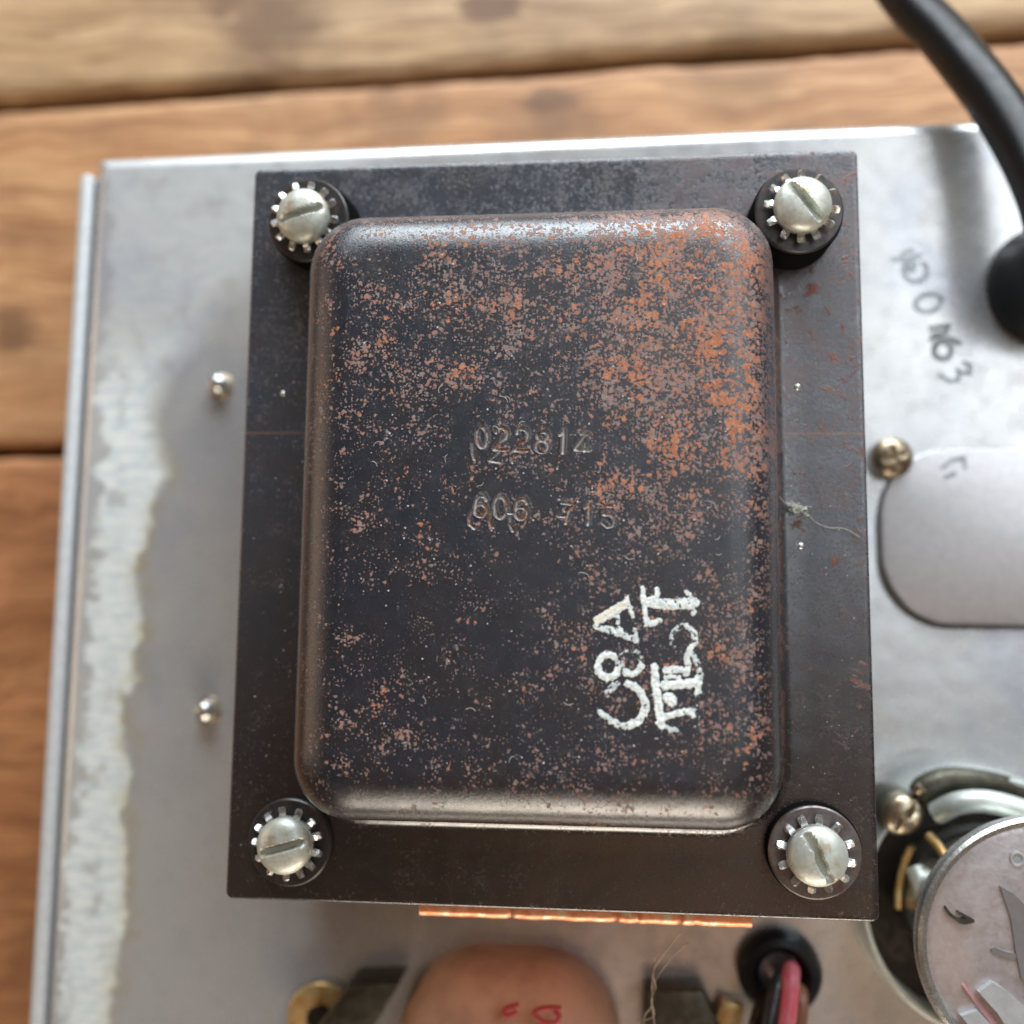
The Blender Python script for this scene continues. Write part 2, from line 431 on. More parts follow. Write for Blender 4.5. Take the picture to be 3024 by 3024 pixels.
M['ink_dark'] = simple('dark faded ink', (0.27, 0.29, 0.29), 0.5, 0.4, var=0.4)
M['dark_plate'] = simple('dark grey moulding', (0.15, 0.14, 0.135), 0.5)  # also paints the shadow gap under the plate and a can-top reflection
M['grey_plate'] = simple('grey moulding', (0.33, 0.33, 0.33), 0.45)  # also makes the grey reflection on the can top
M['lint'] = simple('pale lint', (0.58, 0.60, 0.54), 0.9)
M['hair'] = simple('fine fibre', (0.30, 0.24, 0.17), 0.6)
M['hair_light'] = simple('pale fibre', (0.50, 0.44, 0.36), 0.5)
def m_paint():
    q = NT('crusty white stamp paint'); n = q.noise(2.0, 4, 0.7)
    c = q.mix(q.step(n, 0.36, 0.62), (0.52, 0.58, 0.58), (0.86, 0.88, 0.83))
    c = q.mix(q.math('MULTIPLY', q.attr('thin'), 0.75), c, (0.13, 0.17, 0.20))
    c = q.mix(q.attr('cream'), c, (0.72, 0.64, 0.47))
    q.set('Base Color', c); q.set('Roughness', 0.6); q.bump(q.noise(5, 3), 0.5, 0.1)
    return q.m
M['paint'] = m_paint()
M['dust'] = simple('bright dust', (0.6, 0.6, 0.6), 0.6)

ZC = -33.0        # top of the chassis
ZT = -80.0        # top of the table

for k_ in ('cable', 'rubber'): M[k_].node_tree.nodes['Principled BSDF'].inputs['Specular IOR Level'].default_value = 0.28
# ------------------------------------------------------------------ setting: the plank table
table = tag(empty('table', (0, 0, ZT)), kind='structure')
def plank(x0, x1, ya, yb, sa, sb, mat, z=0.0, label=None, seed=1):
    """board between the lines y = ya + sa*x and y = yb + sb*x with wandering worn edges"""
    n = 130; prof = [(-0.0, -18.0), (0.0, -4.0), (0.25, -1.6), (0.9, -0.5), (2.0, -0.1), (4.0, 0.0)]
    loops = []
    for i in range(n + 1):
        x = x0 + (x1 - x0) * i / n
        wa = 0.9 * noise.noise(Vector((x * 0.035, seed * 7.3, 0))) + 0.45 * noise.noise(Vector((x * 0.17, seed * 3.3, 4)))
        wb = 0.9 * noise.noise(Vector((x * 0.035, seed * 9.1, 2))) + 0.45 * noise.noise(Vector((x * 0.17, seed * 5.7, 8)))
        lo = ya + sa * x + wa; hi = yb + sb * x + wb
        row = [(x, lo + d, z + h) for d, h in prof]
        for k in range(1, 8): row.append((x, lo + 4 + (hi - lo - 8) * k / 8, z + 0.15 * noise.noise(Vector((x * 0.03, k, seed)))))
        row += [(x, hi - d, z + h) for d, h in reversed(prof)]
        loops.append(row)
    V, Fc = loft(loops, True, True, closed=True)
    o = mesh('plank', V, Fc, mat, table, sharp=50)
    if label: o['label'] = label
    return o
K = lambda *a: [(at(x, y, ZT).x, at(x, y, ZT).y, p_, q_, s_) for x, y, p_, q_, s_ in a]
mw1 = m_wood('pale grey-tan plank wood', (0.50, 0.335, 0.185), (0.40, 0.25, 0.125), (0.21, 0.11, 0.045), 0.028, 0.15, 1.0,
             knots=K((790, 60, 13, 12, 0.7), (1455, 5, 6, 5, 0.85), (600, -60, 20, 9, 0.6), (1750, 60, 22, 5, 0.3)))
mw2 = m_wood('warm tan plank wood', (0.52, 0.29, 0.135), (0.40, 0.20, 0.083), (0.22, 0.09, 0.032), 0.02, 0.35, 5.0,
             knots=K((1610, 292, 8, 3.2, 0.8), (1180, 330, 14, 6, 0.5), (1600, 350, 16, 6, 0.4), (25, 960, 7, 5, 0.8), (90, 690, 14, 3, 0.4)))
mw3 = m_wood('orange-brown plank wood', (0.44, 0.20, 0.08), (0.32, 0.13, 0.048), (0.17, 0.06, 0.019), -0.22, 0.6, 11.0)
plank(-260, 260, 109.0, 190, 0.028, 0.02, mw1, 0.0, 'pale tan plank with dark knots above the long crack', 1)
plank(-260, 260, 26.4, 105.9, 0.012, 0.028, mw2, -0.4, 'warm tan plank behind the chassis', 2)
plank(-260, 260, -104, 23.6, 0.01, 0.012, mw3, 0.3, 'orange-brown plank with curving grain', 3)
plank(-260, 260, -230, -106, 0.0, 0.01, mw2, 0.0, None, 4)
plank(-260, 260, 191.5, 300, 0.02, 0.02, mw2, 0.0, None, 5)

Vs, Fs = box(0, 30, -24, 540, 560, 8)
mesh('light_block_board', Vs, Fs, M['underboard'], table)  # dark board added to keep light from below out of the plank gaps

# ------------------------------------------------------------------ the chassis
chassis = tag(empty('chassis', (0, 0, ZC)), 'grey plated steel chassis with dried white residue down its left side', 'chassis')
SL = 0.0095                                            # its back edge runs a little off square
XL, XR, YT, YB = -80.4, 150.0, 66.6, -150.0
bound = [(700, 380), (640, 440), (545, 500), (460, 570), (395, 640), (338, 720), (308, 800), (330, 900), (292, 960), (268, 1080), (266, 1200), (250, 1290), (243, 1450), (235, 1700), (236, 1800), (205, 1932), (195, 2100)]
bpts = [at(a * 1.5652, b * 1.5652, ZC) for a, b in bound[1:]]
by = np.array([p.y for p in bpts])[::-1]; bx = np.array([p.x for p in bpts])[::-1]
inner = [(185, 300), (200, 420), (195, 560), (185, 640), (178, 760), (190, 850), (172, 960), (178, 1050), (160, 1180), (158, 1300), (150, 1400), (145, 1500), (120, 1600), (110, 1700), (112, 1800), (105, 1932), (100, 2100)]
ipts = [at(a * 1.5652, b * 1.5652, ZC) for a, b in inner]
iy = np.array([p.y for p in ipts])[::-1]; ix = np.array([p.x for p in ipts])[::-1]
def top_panel():
    xs = list(np.arange(XL + 2.2, -30, 0.55)) + list(np.linspace(-30, XR, 60))
    ys = list(np.linspace(YB, -85, 10)) + list(np.arange(-84.4, YT - 2.2, 0.6))
    Rb = 2.2
    V = []; st = []; ye = []
    # parametric rows: bent edges to the left and at the back
    cols = [(XL, -44.0), (XL, -Rb)] + [(XL + Rb - Rb * math.cos(a), -Rb + Rb * math.sin(a)) for a in np.linspace(0.25, 1.32, 5)] + [(x, 0.0) for x in xs]
    rows = [(y, 0.0) for y in ys] + [(YT - Rb + Rb * math.sin(a), -Rb + Rb * math.cos(a)) for a in np.linspace(0.25, 1.32, 5)] + [(YT, -Rb), (YT, -44.0)]
    for y, zy in rows:
        for x, zx in cols:
            z = min(zx, zy)
            yy = y + SL * (x - XL) * (1 if y > 0 else y / YT * 0 + 0)
            V.append((x, yy if y > 20 else y + SL * (x - XL) * max(0, (y + 20) / 40) if y > -20 else y, z))
            vy = V[-1][1]
            b = np.interp(vy, by, bx) + 2.2 * noise.noise(Vector((x * 0.12, vy * 0.16, 0))) + 1.0 * noise.noise(Vector((x * 0.5, vy * 0.6, 3)))
            if vy > 50: b += (vy - 50) * 1.0
            s = min(1, max(0, (b - x) / (1.1 if vy < 0 else 1.1 + vy * 0.2)))
            i_ = np.interp(vy, iy, ix) + 2.4 * noise.noise(Vector((x * 0.25, vy * 0.3, 7))) + 1.6 * noise.noise(Vector((x * 0.6, vy * 0.9, 9)))
            s2 = min(1, max(0.0, (x - i_) / 1.6))
            # blotches inside the residue
            nb = noise.noise(Vector((x * 0.28, vy * 0.22, 11))) + 0.5 * noise.noise(Vector((x * 0.8, vy * 0.7, 13)))
            s *= max(0.25, s2) * (1.0 - 0.55 * min(1, max(0, nb * 1.8 - 0.35)))
            if vy > 20: s *= max(0.35, 1 - (vy - 20) / 25)
            if z < -0.5: s *= 0.3
            st.append(s)
            ye.append(max(0.0, min(1.0, 1.0 - abs(x - b) / 3.2)) * (1.0 if vy < 10 else max(0.0, 1 - (vy - 10) / 20)))
    n = len(cols); Fc = []
    for r in range(len(rows) - 1):
        for c in range(n - 1):
            Fc.append((r * n + c, r * n + c + 1, (r + 1) * n + c + 1, (r + 1) * n + c))
    return mesh('top_panel', V, Fc, M['chassis'], chassis, sharp=None, attrs={'stain': st, 'yellow': ye})
top_panel()
# side panel whose folded lip shows beyond the left bend
Vs, Fs = box(-82.65, -42.4, -22.6, 2.5, 213.4, 43)
lip = mesh('side_panel', Vs, Fs, M['lip'], chassis); bevel_obj(lip, 1.0, 3)
Vs, Fs = box(-80.9, -43, -24.5, 0.9, 212, 42)
mesh('joint_strip', Vs, Fs, M['dark_plate'], chassis)
Vs, Fs = box(35, -150, -23, 228, 1.2, 42); mesh('front_panel', Vs, Fs, M['plate'], chassis)
Vs, Fs = box(150, -42, -23, 1.2, 214, 42); mesh('end_panel', Vs, Fs, M['plate'], chassis)

def ribbon_strokes(strokes, z, wd, h, sc=1.0):
    """strokes in photo pixels laid as thin raised ink lines on a plane"""
    parts = []
    for s in strokes:
        P = [at(x, y, z) for x, y in s]
        for i in range(len(P) - 1):
            d = (P[i + 1] - P[i]); L = d.length
            if L < 1e-4: continue
            d /= L; nrm = Vector((-d.y, d.x, 0)) * wd / 2
            a, b = P[i] - d * wd * 0.3, P[i + 1] + d * wd * 0.3
            q = [a - nrm, b - nrm, b + nrm, a + nrm]
            zz = h + 0.004 * (len(parts) % 7)
            parts.append(([(v.x, v.y, v.z - ZC) for v in q] + [(v.x, v.y, v.z - ZC + zz) for v in q], [(4, 5, 6, 7), (0, 1, 5, 4), (1, 2, 6, 5), (2, 3, 7, 6), (3, 0, 4, 7)]))
    return join(*parts)
def zc(pts): return [(2560 + x * 0.4139, 640 + y * 0.4139) for x, y in pts]
ink1 = [zc(s) for s in ([(190, 305), (300, 300), (385, 275)], [(260, 330), (250, 260), (330, 240)], [(300, 330), (270, 390), (330, 380), (340, 330)],
                        ell(345, 390, 85, 75, -60, 200, 12))]
V_, F_ = ribbon_strokes(ink1, ZC, 0.75, 0.02); mesh('ink_mark', V_, F_, M['ink'], chassis, smooth=False)
V_, F_ = ribbon_strokes([zc(ell(438, 615, 92, 62, 0, 360, 22, -14))], ZC, 0.75, 0.02); mesh('ink_mark', V_, F_, M['ink'], chassis, smooth=False)
V_, F_ = ribbon_strokes([zc(s) for s in ([(450, 800), (580, 775)], [(470, 850), (540, 830), (455, 880)], [(580, 775), (560, 840)])], ZC, 0.8, 0.02)
mesh('ink_mark', V_, F_, M['ink_dark'], chassis, smooth=False)
V_, F_ = ribbon_strokes([zc(ell(540, 955, 62, 60, 0, 360, 18)), zc([(480, 930), (530, 880), (600, 875), (660, 905)])], ZC, 0.85, 0.02)
mesh('ink_mark', V_, F_, M['ink_dark'], chassis, smooth=False)
V_, F_ = ribbon_strokes([zc([(520, 1130), (590, 1175), (650, 1165), (660, 1110), (640, 1090)]), zc([(660, 1110), (735, 1120), (735, 1060), (690, 1045)])], ZC, 0.75, 0.02)
mesh('ink_mark', V_, F_, M['ink'], chassis, smooth=False)

# ------------------------------------------------------------------ the transformer
tr = tag(empty('power_transformer', (0, 0, 0)), 'big rusty black transformer with raised cover, struck figures and white stamped letters', 'transformer')
WX, WY = 79.375 / 2, 95.25 / 2
BX, BY, BH = 28.25, 36.25, 16.0
BCX, BCY = -0.55, 0.0
def end_bell():
    loops = []
    n = 12
    def L(hx, hy, r, z):
        k = 1.0 if hx < 36 else 0.0
        return [(x + BCX * k, y + BCY * k, z) for x, y in rr(hx, hy, r, n)]
    loops.append(L(WX - 0.5, WY - 0.5, 0.9, -1.15))
    loops.append(L(WX - 0.05, WY - 0.05, 0.9, -1.1))
    loops.append(L(WX, WY, 0.9, -0.9)); loops.append(L(WX, WY, 0.9, -0.30))
    loops.append(L(WX - 0.09, WY - 0.09, 0.9, -0.09)); loops.append(L(WX - 0.30, WY - 0.30, 0.8, 0.0)); loops.append(L(WX - 0.8, WY - 0.8, 0.8, 0.0))
    cr = 7.2
    loops.append(L(BX + 5, BY + 5, cr + 4.5, 0.0)); loops.append(L(BX + 2.4, BY + 2.4, cr + 2.2, 0.01))
    # small outward bead then the concave root of the wall
    for s, z in ((1.95, 0.08), (1.65, 0.24), (1.35, 0.48), (1.08, 0.72), (0.82, 0.84), (0.60, 0.78), (0.38, 0.46), (0.16, 0.38), (0.0, 0.9)): loops.append(L(BX + s, BY + s, cr + s, z))
    dr = 0.055
    for z in (3.0, 6.0, 9.0): loops.append(L(BX - dr * z, BY - dr * z, cr, z))
    Rr = 6.2; z0 = BH - Rr; x0 = dr * z0
    for i in range(0, 13):
        a = math.radians(90 * i / 12)
        s = x0 + Rr * (1 - math.cos(a)); z = z0 + Rr * math.sin(a)
        loops.append(L(BX - s, BY - s, max(cr - s * 0.55, 1.2), z))
    s = x0 + Rr + 0.8
    loops.append(L(BX - s, BY - s, 3.2, BH))
    V, Fc = loft(loops)
    nl = len(loops[0]); last = (len(loops) - 1) * nl
    # dense patch round the struck figures
    c5 = lambda X, Y: (1300 + X * 0.31056, 1200 + Y * 0.31056)
    P = lambda pts: [tuple(at(*c5(x, y), BH)[:2]) for x, y in pts]
    st = []
    def add(pts, wt=1.0):
        q = P(pts)
        for a, b in zip(q, q[1:]): st.append((a, b, wt))
    add(ell(397, 290, 50, 98, 0, 360, 22, -4))
    for ox, oy in ((0, 0), (197, 8)):
        add([(535 + ox, 245 + oy), (540 + ox, 212 + oy), (580 + ox, 200 + oy), (620 + ox, 215 + oy), (638 + ox, 255 + oy), (625 + ox, 300 + oy), (560 + ox, 345 + oy), (512 + ox, 405 + oy)])
        add([(512 + ox, 408 + oy), (632 + ox, 410 + oy)])
    add(ell(975, 280, 50, 44, 0, 360, 18)); add(ell(966, 377, 57, 55, 0, 360, 18))
    add([(1140, 268), (1175, 235), (1165, 440)])
    add([(1345, 258), (1395, 262)], 0.8); add([(1385, 262), (1285, 400)]); add([(1285, 408), (1412, 414)]); add([(1378, 330), (1370, 425)], 0.6)
    add([(440, 890), (420, 850), (380, 848), (345, 890), (330, 960)]); add(ell(385, 985, 56, 58, 0, 360, 18))
    add(ell(572, 958, 58, 102, 0, 360, 22))
    add([(825, 920), (805, 880), (765, 880), (730, 910), (715, 990)]); add(ell(768, 1012, 55, 58, 0, 360, 18))
    add([(1160, 912), (1275, 925), (1215, 1010), (1195, 1110)])
    add([(1380, 960), (1415, 930), (1405, 1120)])
    add([(1665, 945), (1570, 940), (1555, 1025), (1620, 1025), (1660, 1070), (1640, 1130), (1590, 1142), (1540, 1100)])
    add([(300, 1000), (275, 1060), (280, 1120), (325, 1158)], 0.6); add([(485, 1010), (468, 1090), (492, 1168)], 0.6); add([(668, 1050), (662, 1120), (692, 1182)], 0.55)
    add([(622, 1010), (682, 1014)], 0.6); add([(1120, 1042), (1190, 1045)], 0.5)
    add([(305, 350), (308, 440), (326, 500)], 0.5); add([(575, 415), (470, 515), (572, 530)], 0.45); add([(680, 480), (690, 530)], 0.4)
    pa = at(*c5(215, 1215), BH); pb = at(*c5(1720, 165), BH)
    step = 0.085
    gx = np.arange(pa.x, pb.x, step); gy = np.arange(pa.y, pb.y, step)
    GX, GY = np.meshgrid(gx, gy)
    dep = np.zeros_like(GX)
    for a, b, wt in st:
        d = seg_dist(GX, GY, a, b)
        dep = np.maximum(dep, wt * np.exp(-(d / 0.135) ** 2))
    rim = np.zeros_like(GX)
    for a, b, wt in st:
        d = seg_dist(GX, GY, a, b)
        rim = np.maximum(rim, wt * np.exp(-((d - 0.24) / 0.12) ** 2))
    Zg = BH - 0.26 * dep + 0.05 * rim * (1 - dep)
    Zg[0, :] = BH; Zg[-1, :] = BH; Zg[:, 0] = BH; Zg[:, -1] = BH
    base = len(V); ny, nx = GX.shape
    V += [(float(GX[j, i]), float(GY[j, i]), float(Zg[j, i])) for j in range(ny) for i in range(nx)]
    Fc += [(base + j * nx + i, base + j * nx + i + 1, base + (j + 1) * nx + i + 1, base + (j + 1) * nx + i) for j in range(ny - 1) for i in range(nx - 1)]
    ring = [base + i for i in range(nx)] + [base + j * nx + nx - 1 for j in range(1, ny)] + [base + (ny - 1) * nx + i for i in range(nx - 2, -1, -1)] + [base + j * nx for j in range(ny - 2, 0, -1)]
    pcx, pcy = float(gx.mean()), float(gy.mean()); phx, phy = float(gx[-1] - gx[0]) / 2, float(gy[-1] - gy[0]) / 2
    outer = list(range(last, last + nl))
    nb = len(V); mids = []
    for gap_, cnt in ((0.8, 8), (3.0, 4)):
        q = []
        for (ax, ay), (bx_, by_) in (((-1, -1), (1, -1)), ((1, -1), (1, 1)), ((1, 1), (-1, 1)), ((-1, 1), (-1, -1))):
            for k in range(cnt * 4):
                t = k / (cnt * 4); q.append(len(V)); V.append((pcx + (phx + gap_) * (ax + (bx_ - ax) * t), pcy + (phy + gap_) * (ay + (by_ - ay) * t), BH))
        mids.append(q)
    ang = lambda i: math.atan2((V[i][1] - pcy) / phy, (V[i][0] - pcx) / phx)
    dd = lambda a, b: (V[a][0] - V[b][0]) ** 2 + (V[a][1] - V[b][1]) ** 2
    def zipper(A, B):
        A = sorted(A, key=ang); B = sorted(B, key=ang)
        k = min(range(len(B)), key=lambda q: dd(A[0], B[q])); B = B[k:] + B[:k]
        i = j = 0; na, nb_ = len(A), len(B)
        while i < na or j < nb_:
            if j >= nb_ or (i < na and dd(A[(i + 1) % na], B[j % nb_]) <= dd(A[i % na], B[(j + 1) % nb_])):
                Fc.append((A[i % na], A[(i + 1) % na], B[j % nb_])); i += 1
            else:
                Fc.append((A[i % na], B[(j + 1) % nb_], B[j % nb_])); j += 1
    zipper(ring, mids[0]); zipper(mids[0], mids[1]); zipper(mids[1], outer)
    wear = [0.0] * base + [float(v) for v in np.clip(dep ** 2 * 1.1 + rim * 0.06, 0, 1).ravel()]
    wear += [0.0] * (len(V) - len(wear))
    me = D.meshes.new('cover'); me.from_pydata([(a * S, b * S, c * S) for a, b, c in V], [], Fc)
    at_ = me.attributes.new('wear', 'FLOAT', 'POINT'); at_.data.foreach_set('value', wear)
    bm = bmesh.new(); bm.from_mesh(me)
    bmesh.ops.recalc_face_normals(bm, faces=bm.faces)
    bm.to_mesh(me); bm.free()
    return link('cover', me, M['bell'], tr)
end_bell()
# laminated core below the cover
cl = []
for k in range(25):
    z = -1.2 - k * 1.27
    for zz, d in ((z, 0.25), (z - 0.1, 0.1), (z - 1.1, 0.1), (z - 1.2, 0.25)):
        cl.append([(x, y, zz) for x, y in rr(WX - 0.15 - d, WY - 0.15 - d, 0.6, 2)])
V_, F_ = loft(cl, True, True); mesh('core', V_, F_, M['core'], tr, smooth=False)
# copper band whose edge shows under the lower side of the cover
pl = at(1236, 2700, -1.4); pr = at(2222, 2735, -1.4)
bx0, bx1 = pl.x, pr.x
def copper():
    loops = []; n = 110
    for i in range(n + 1):
        x = bx0 + (bx1 - bx0) * i / n
        dent = 0.0
        for cx_ in (0.28, 0.60, 0.66, 0.79, 0.84): dent += 0.25 * math.exp(-((i / n - cx_) / 0.006) ** 2)
        yo = -WY - 1.85 + 0.10 * noise.noise(Vector((x * 0.4, 0, 0))) + dent * 0.5
        zt = -1.5 + 0.10 * noise.noise(Vector((x * 0.9, 5, 0))) - dent
        loops.append([(x, -WY + 1.0, -20.0), (x, yo + 0.2, -20.0), (x, yo, -19.6), (x, yo, zt - 1.0), (x, yo + 0.13, zt - 0.6), (x, yo + 0.35, zt - 0.28), (x, yo + 0.7, zt - 0.07), (x, yo + 1.0, zt), (x, -WY + 0.2, zt), (x, -WY + 1.0, zt)])
    return loft(loops, True, True)
V_, F_ = copper(); mesh('copper_band', V_, F_, M['copper'], tr)

# the white stamp, crusts of paint standing on the cover
def stamp(name, strokes, label=None):
    c6 = lambda x, y: tuple(at(1650 + x * 0.28468, 1650 + y * 0.28468, BH)[:2])
    k = 0.28468 / 27.0                      # crop pixel in mm on the cover
    allp = [c6(x, y) for s in strokes for x, y in s[0]]
    x0 = min(p[0] for p in allp) - 1.0; x1 = max(p[0] for p in allp) + 1.0
    y0 = min(p[1] for p in allp) - 1.0; y1 = max(p[1] for p in allp) + 1.0
    stp = 0.075
    gx = np.arange(x0, x1, stp); gy = np.arange(y0, y1, stp); GX, GY = np.meshgrid(gx, gy)
    N1 = np.zeros_like(GX); N2 = np.zeros_like(GX)
    for j in range(GX.shape[0]):
        for i in range(GX.shape[1]):
            p = Vector((GX[j, i], GY[j, i], 0))
            N1[j, i] = noise.fractal(p * 1.9, 0.8, 2.1, 4)
            N2[j, i] = noise.noise(p * 3.1 + Vector((9, 9, 9)))
    best = np.full_like(GX, -9.0); cover = np.zeros_like(GX); cream = np.zeros_like(GX)
    for pts, wd, cov, *cr in strokes:
        q = [c6(*p) for p in pts]
        d = np.full_like(GX, 99.0)
        for a, b in zip(q, q[1:]): d = np.minimum(d, seg_dist(GX, GY, a, b))
        val = (wd * k / 2 * 1.05 - d) + 0.17 * N1
        inside = val > 0
        better = val > best
        cover = np.where(inside & (cov > cover), cov, cover)
        if cr: cream = np.where(inside, cr[0], cream)
        best = np.maximum(best, val)
    keep = (best > 0) & ((0.5 + 0.5 * N1 + 0.35 * N2) > (1.0 - cover) * 0.98 + 0.02 + 0.10 * N2)
    H = 0.025 + 0.08 * np.clip(best * 2.2, 0, 1) * np.clip(0.5 + 0.9 * N1 + 0.4 * N2, 0.05, 1.3) * np.clip(cover, 0.4, 1)
    vid = {}; V = []; Fc = []; thin = []; crm = []
    ny, nx = GX.shape
    def vert(j, i, lo):
        kk = (j, i, lo)
        if kk not in vid:
            vid[kk] = len(V); V.append((float(GX[j, i]), float(GY[j, i]), BH + (-0.02 if lo else float(H[j, i]))))
            thin.append(float(np.clip(1.35 - cover[j, i] * 1.5 - 0.3 * N2[j, i], 0, 1))); crm.append(float(cream[j, i]))
        return vid[kk]
    cell = lambda j, i: 0 <= j < ny - 1 and 0 <= i < nx - 1 and keep[j, i]
    for j in range(ny - 1):
        for i in range(nx - 1):
            if not keep[j, i]: continue
            Fc.append((vert(j, i, 0), vert(j, i + 1, 0), vert(j + 1, i + 1, 0), vert(j + 1, i, 0)))
            if not cell(j - 1, i): Fc.append((vert(j, i, 1), vert(j, i + 1, 1), vert(j, i + 1, 0), vert(j, i, 0)))
            if not cell(j + 1, i): Fc.append((vert(j + 1, i + 1, 1), vert(j + 1, i, 1), vert(j + 1, i, 0), vert(j + 1, i + 1, 0)))
            if not cell(j, i - 1): Fc.append((vert(j + 1, i, 1), vert(j, i, 1), vert(j, i, 0), vert(j + 1, i, 0)))
            if not cell(j, i + 1): Fc.append((vert(j, i + 1, 1), vert(j + 1, i + 1, 1), vert(j + 1, i + 1, 0), vert(j, i + 1, 0)))
    o = mesh(name, V, Fc, M['paint'], tr, sharp=None, attrs={'thin': thin, 'cream': crm})
    if label: o['label'] = label
    return o
stamp('stamped_letter', [([(385, 640), (700, 450)], 62, 1.0, 0.6), ([(395, 670), (690, 500)], 50, 0.95), ([(705, 410), (760, 605)], 44, 0.9), ([(385, 705), (800, 845)], 60, 0.68), ([(470, 720), (590, 740)], 45, 0.7), ([(600, 600), (650, 770)], 42, 0.72), ([(785, 690), (805, 890)], 40, 0.55)], 'white stamped letter A, apex to the left')
stamp('stamped_letter', [(ell(510, 1120, 105, 120, 20, 300, 18), 75, 0.92), (ell(510, 1120, 105, 120, -60, 20, 8), 50, 0.55), (ell(750, 1080, 110, 115, 20, 130, 8), 66, 0.8), (ell(750, 1080, 110, 115, 130, 380, 14), 52, 0.48)], 'white stamped figure 8')
stamp('stamped_letter', [([(600, 1290), (540, 1350), (490, 1410)], 62, 0.62), ([(720, 1300), (800, 1340), (865, 1420), (895, 1520), (880, 1620), (820, 1690), (740, 1730)], 78, 0.82), ([(740, 1730), (650, 1740), (540, 1690), (430, 1600)], 58, 0.72)], 'white stamped letter C')
stamp('stamped_letter', [([(868, 310), (880, 480), (915, 690)], 52, 1.0), ([(1012, 320), (1015, 400), (950, 420)], 44, 0.95), ([(905, 690), (1045, 645)], 56, 0.85), ([(930, 455), (1150, 480), (1400, 465)], 105, 0.82), ([(1330, 350), (1400, 470), (1390, 570)], 50, 0.72)], 'last white stamped letter T')
stamp('stamped_letter', [([(1165, 870), (1180, 770), (1260, 700), (1320, 690)], 46, 0.56), ([(1320, 690), (1400, 770), (1415, 870), (1350, 950), (1320, 1040), (1350, 1110)], 52, 0.75), ([(1390, 990), (1450, 1120), (1465, 1240)], 52, 0.62)], 'faint white stamped letter S')
stamp('stamped_letter', [([(988, 1130), (1000, 1300), (1030, 1500), (1055, 1715)], 82, 1.0), ([(1110, 1160), (1330, 1150)], 66, 0.92), ([(1110, 1230), (1250, 1230)], 40, 0.8), ([(1095, 1320), (1440, 1290)], 92, 1.0), ([(1440, 1240), (1440, 1385)], 62, 0.85), ([(1330, 1090), (1320, 1200)], 56, 0.85)], 'white stamped letter E')
stamp('stamped_letter', [([(1130, 1440), (1170, 1480)], 110, 0.92), ([(1105, 1640), (1240, 1600), (1370, 1590)], 66, 0.88), ([(1360, 1570), (1400, 1640)], 46, 0.8), ([(1440, 1440), (1430, 1650)], 40, 0.35), ([(1080, 1770), (1210, 1785)], 56, 0.62), ([(1060, 1690), (1095, 1760)], 50, 0.8)], 'first white stamped letter T, broken up')

# ------------------------------------------------------------------ the four cover screws
def head_mesh(r=3.4, h=2.4, slot_w=0.9, slot_d=1.15, rag=0.0):
    """slotted round head as a fine height grid clipped to the circle"""
    n = 64; V = []; Fc = []; vid = {}
    rings = 26; seg = 72
    def hz(x, y):
        q = min(1.0, math.hypot(x, y) / r)
        z = h * (0.30 + 0.70 * math.sqrt(max(0, 1 - (q * 0.985) ** 2.3)))
        e = abs(y + rag * (0.22 * math.sin(x * 1.7) + 0.12 * math.sin(x * 4.1 + 1))) - slot_w / 2 * (1 + rag * 0.25 * math.sin(x * 2.3))
        k = min(1, max(0, 0.5 - e / 0.16))
        zs = min(z, h - slot_d + 0.25 * q * q)
        return z * (1 - k) + zs * k
    V.append((0, 0, hz(0, 0)))
    for i in range(1, rings + 1):
        rr_ = r * math.sin(math.pi / 2 * i / rings) if i < rings else r
        for s in range(seg):
            a = 2 * math.pi * s / seg; x, y = rr_ * math.cos(a), rr_ * math.sin(a); V.append((x, y, hz(x, y)))
    for s in range(seg): Fc.append((0, 1 + s, 1 + (s + 1) % seg))
    for i in range(rings - 1):
        for s in range(seg):
            a = 1 + i * seg + s; b = 1 + i * seg + (s + 1) % seg; Fc.append((a, a + seg, b + seg, b))
    base = len(V); lastr = 1 + (rings - 1) * seg
    for s in range(seg):
        a = 2 * math.pi * s / seg; V.append((r * 0.96 * math.cos(a), r * 0.96 * math.sin(a), 0))
    for s in range(seg): Fc.append((lastr + s, base + s, base + (s + 1) % seg, lastr + (s + 1) % seg))
    Fc.append(tuple(base + s for s in range(seg)))
    return V, Fc
def star_mesh(teeth=12, ri=2.0, ro=3.4, rt=4.5, t=0.5, tw=0.75):
    V, Fc = lathe([(ri, -t / 2), (ro, -t / 2), (ro, t / 2), (ri, t / 2), (ri, -t / 2)], 48)
    parts = [(V, Fc)]
    for k in range(teeth):
        a = 2 * math.pi * k / teeth + 0.05 * math.sin(k * 5.1)
        loops = []
        for q in range(7):
            f = q / 6; rad = ro - 0.15 + (rt - ro + 0.15) * f; w_ = 0.44 * (1 - 0.12 * f) if q < 6 else 0.26
            ang = tw * min(1, f * 1.6)
            ca, sa = math.cos(ang), math.sin(ang)
            lp = []
            for u, v in ((-w_, -t / 2), (w_, -t / 2), (w_, t / 2), (-w_, t / 2)):
                uu, vv = u * ca - v * sa, u * sa + v * ca
                lp.append((rad * math.cos(a) - uu * math.sin(a), rad * math.sin(a) + uu * math.cos(a), vv))
            loops.append(lp)
        parts.append(loft(loops, True, True))
    return join(*parts)
def flat_washer(ri=2.2, ro=5.35, t=0.9):
    return lathe([(ri, 0), (ro - 0.2, 0), (ro, 0.15), (ro, t - 0.2), (ro - 0.18, t - 0.03), (ro - 0.4, t), (ri + 0.1, t), (ri, t - 0.1), (ri, 0)], 56)
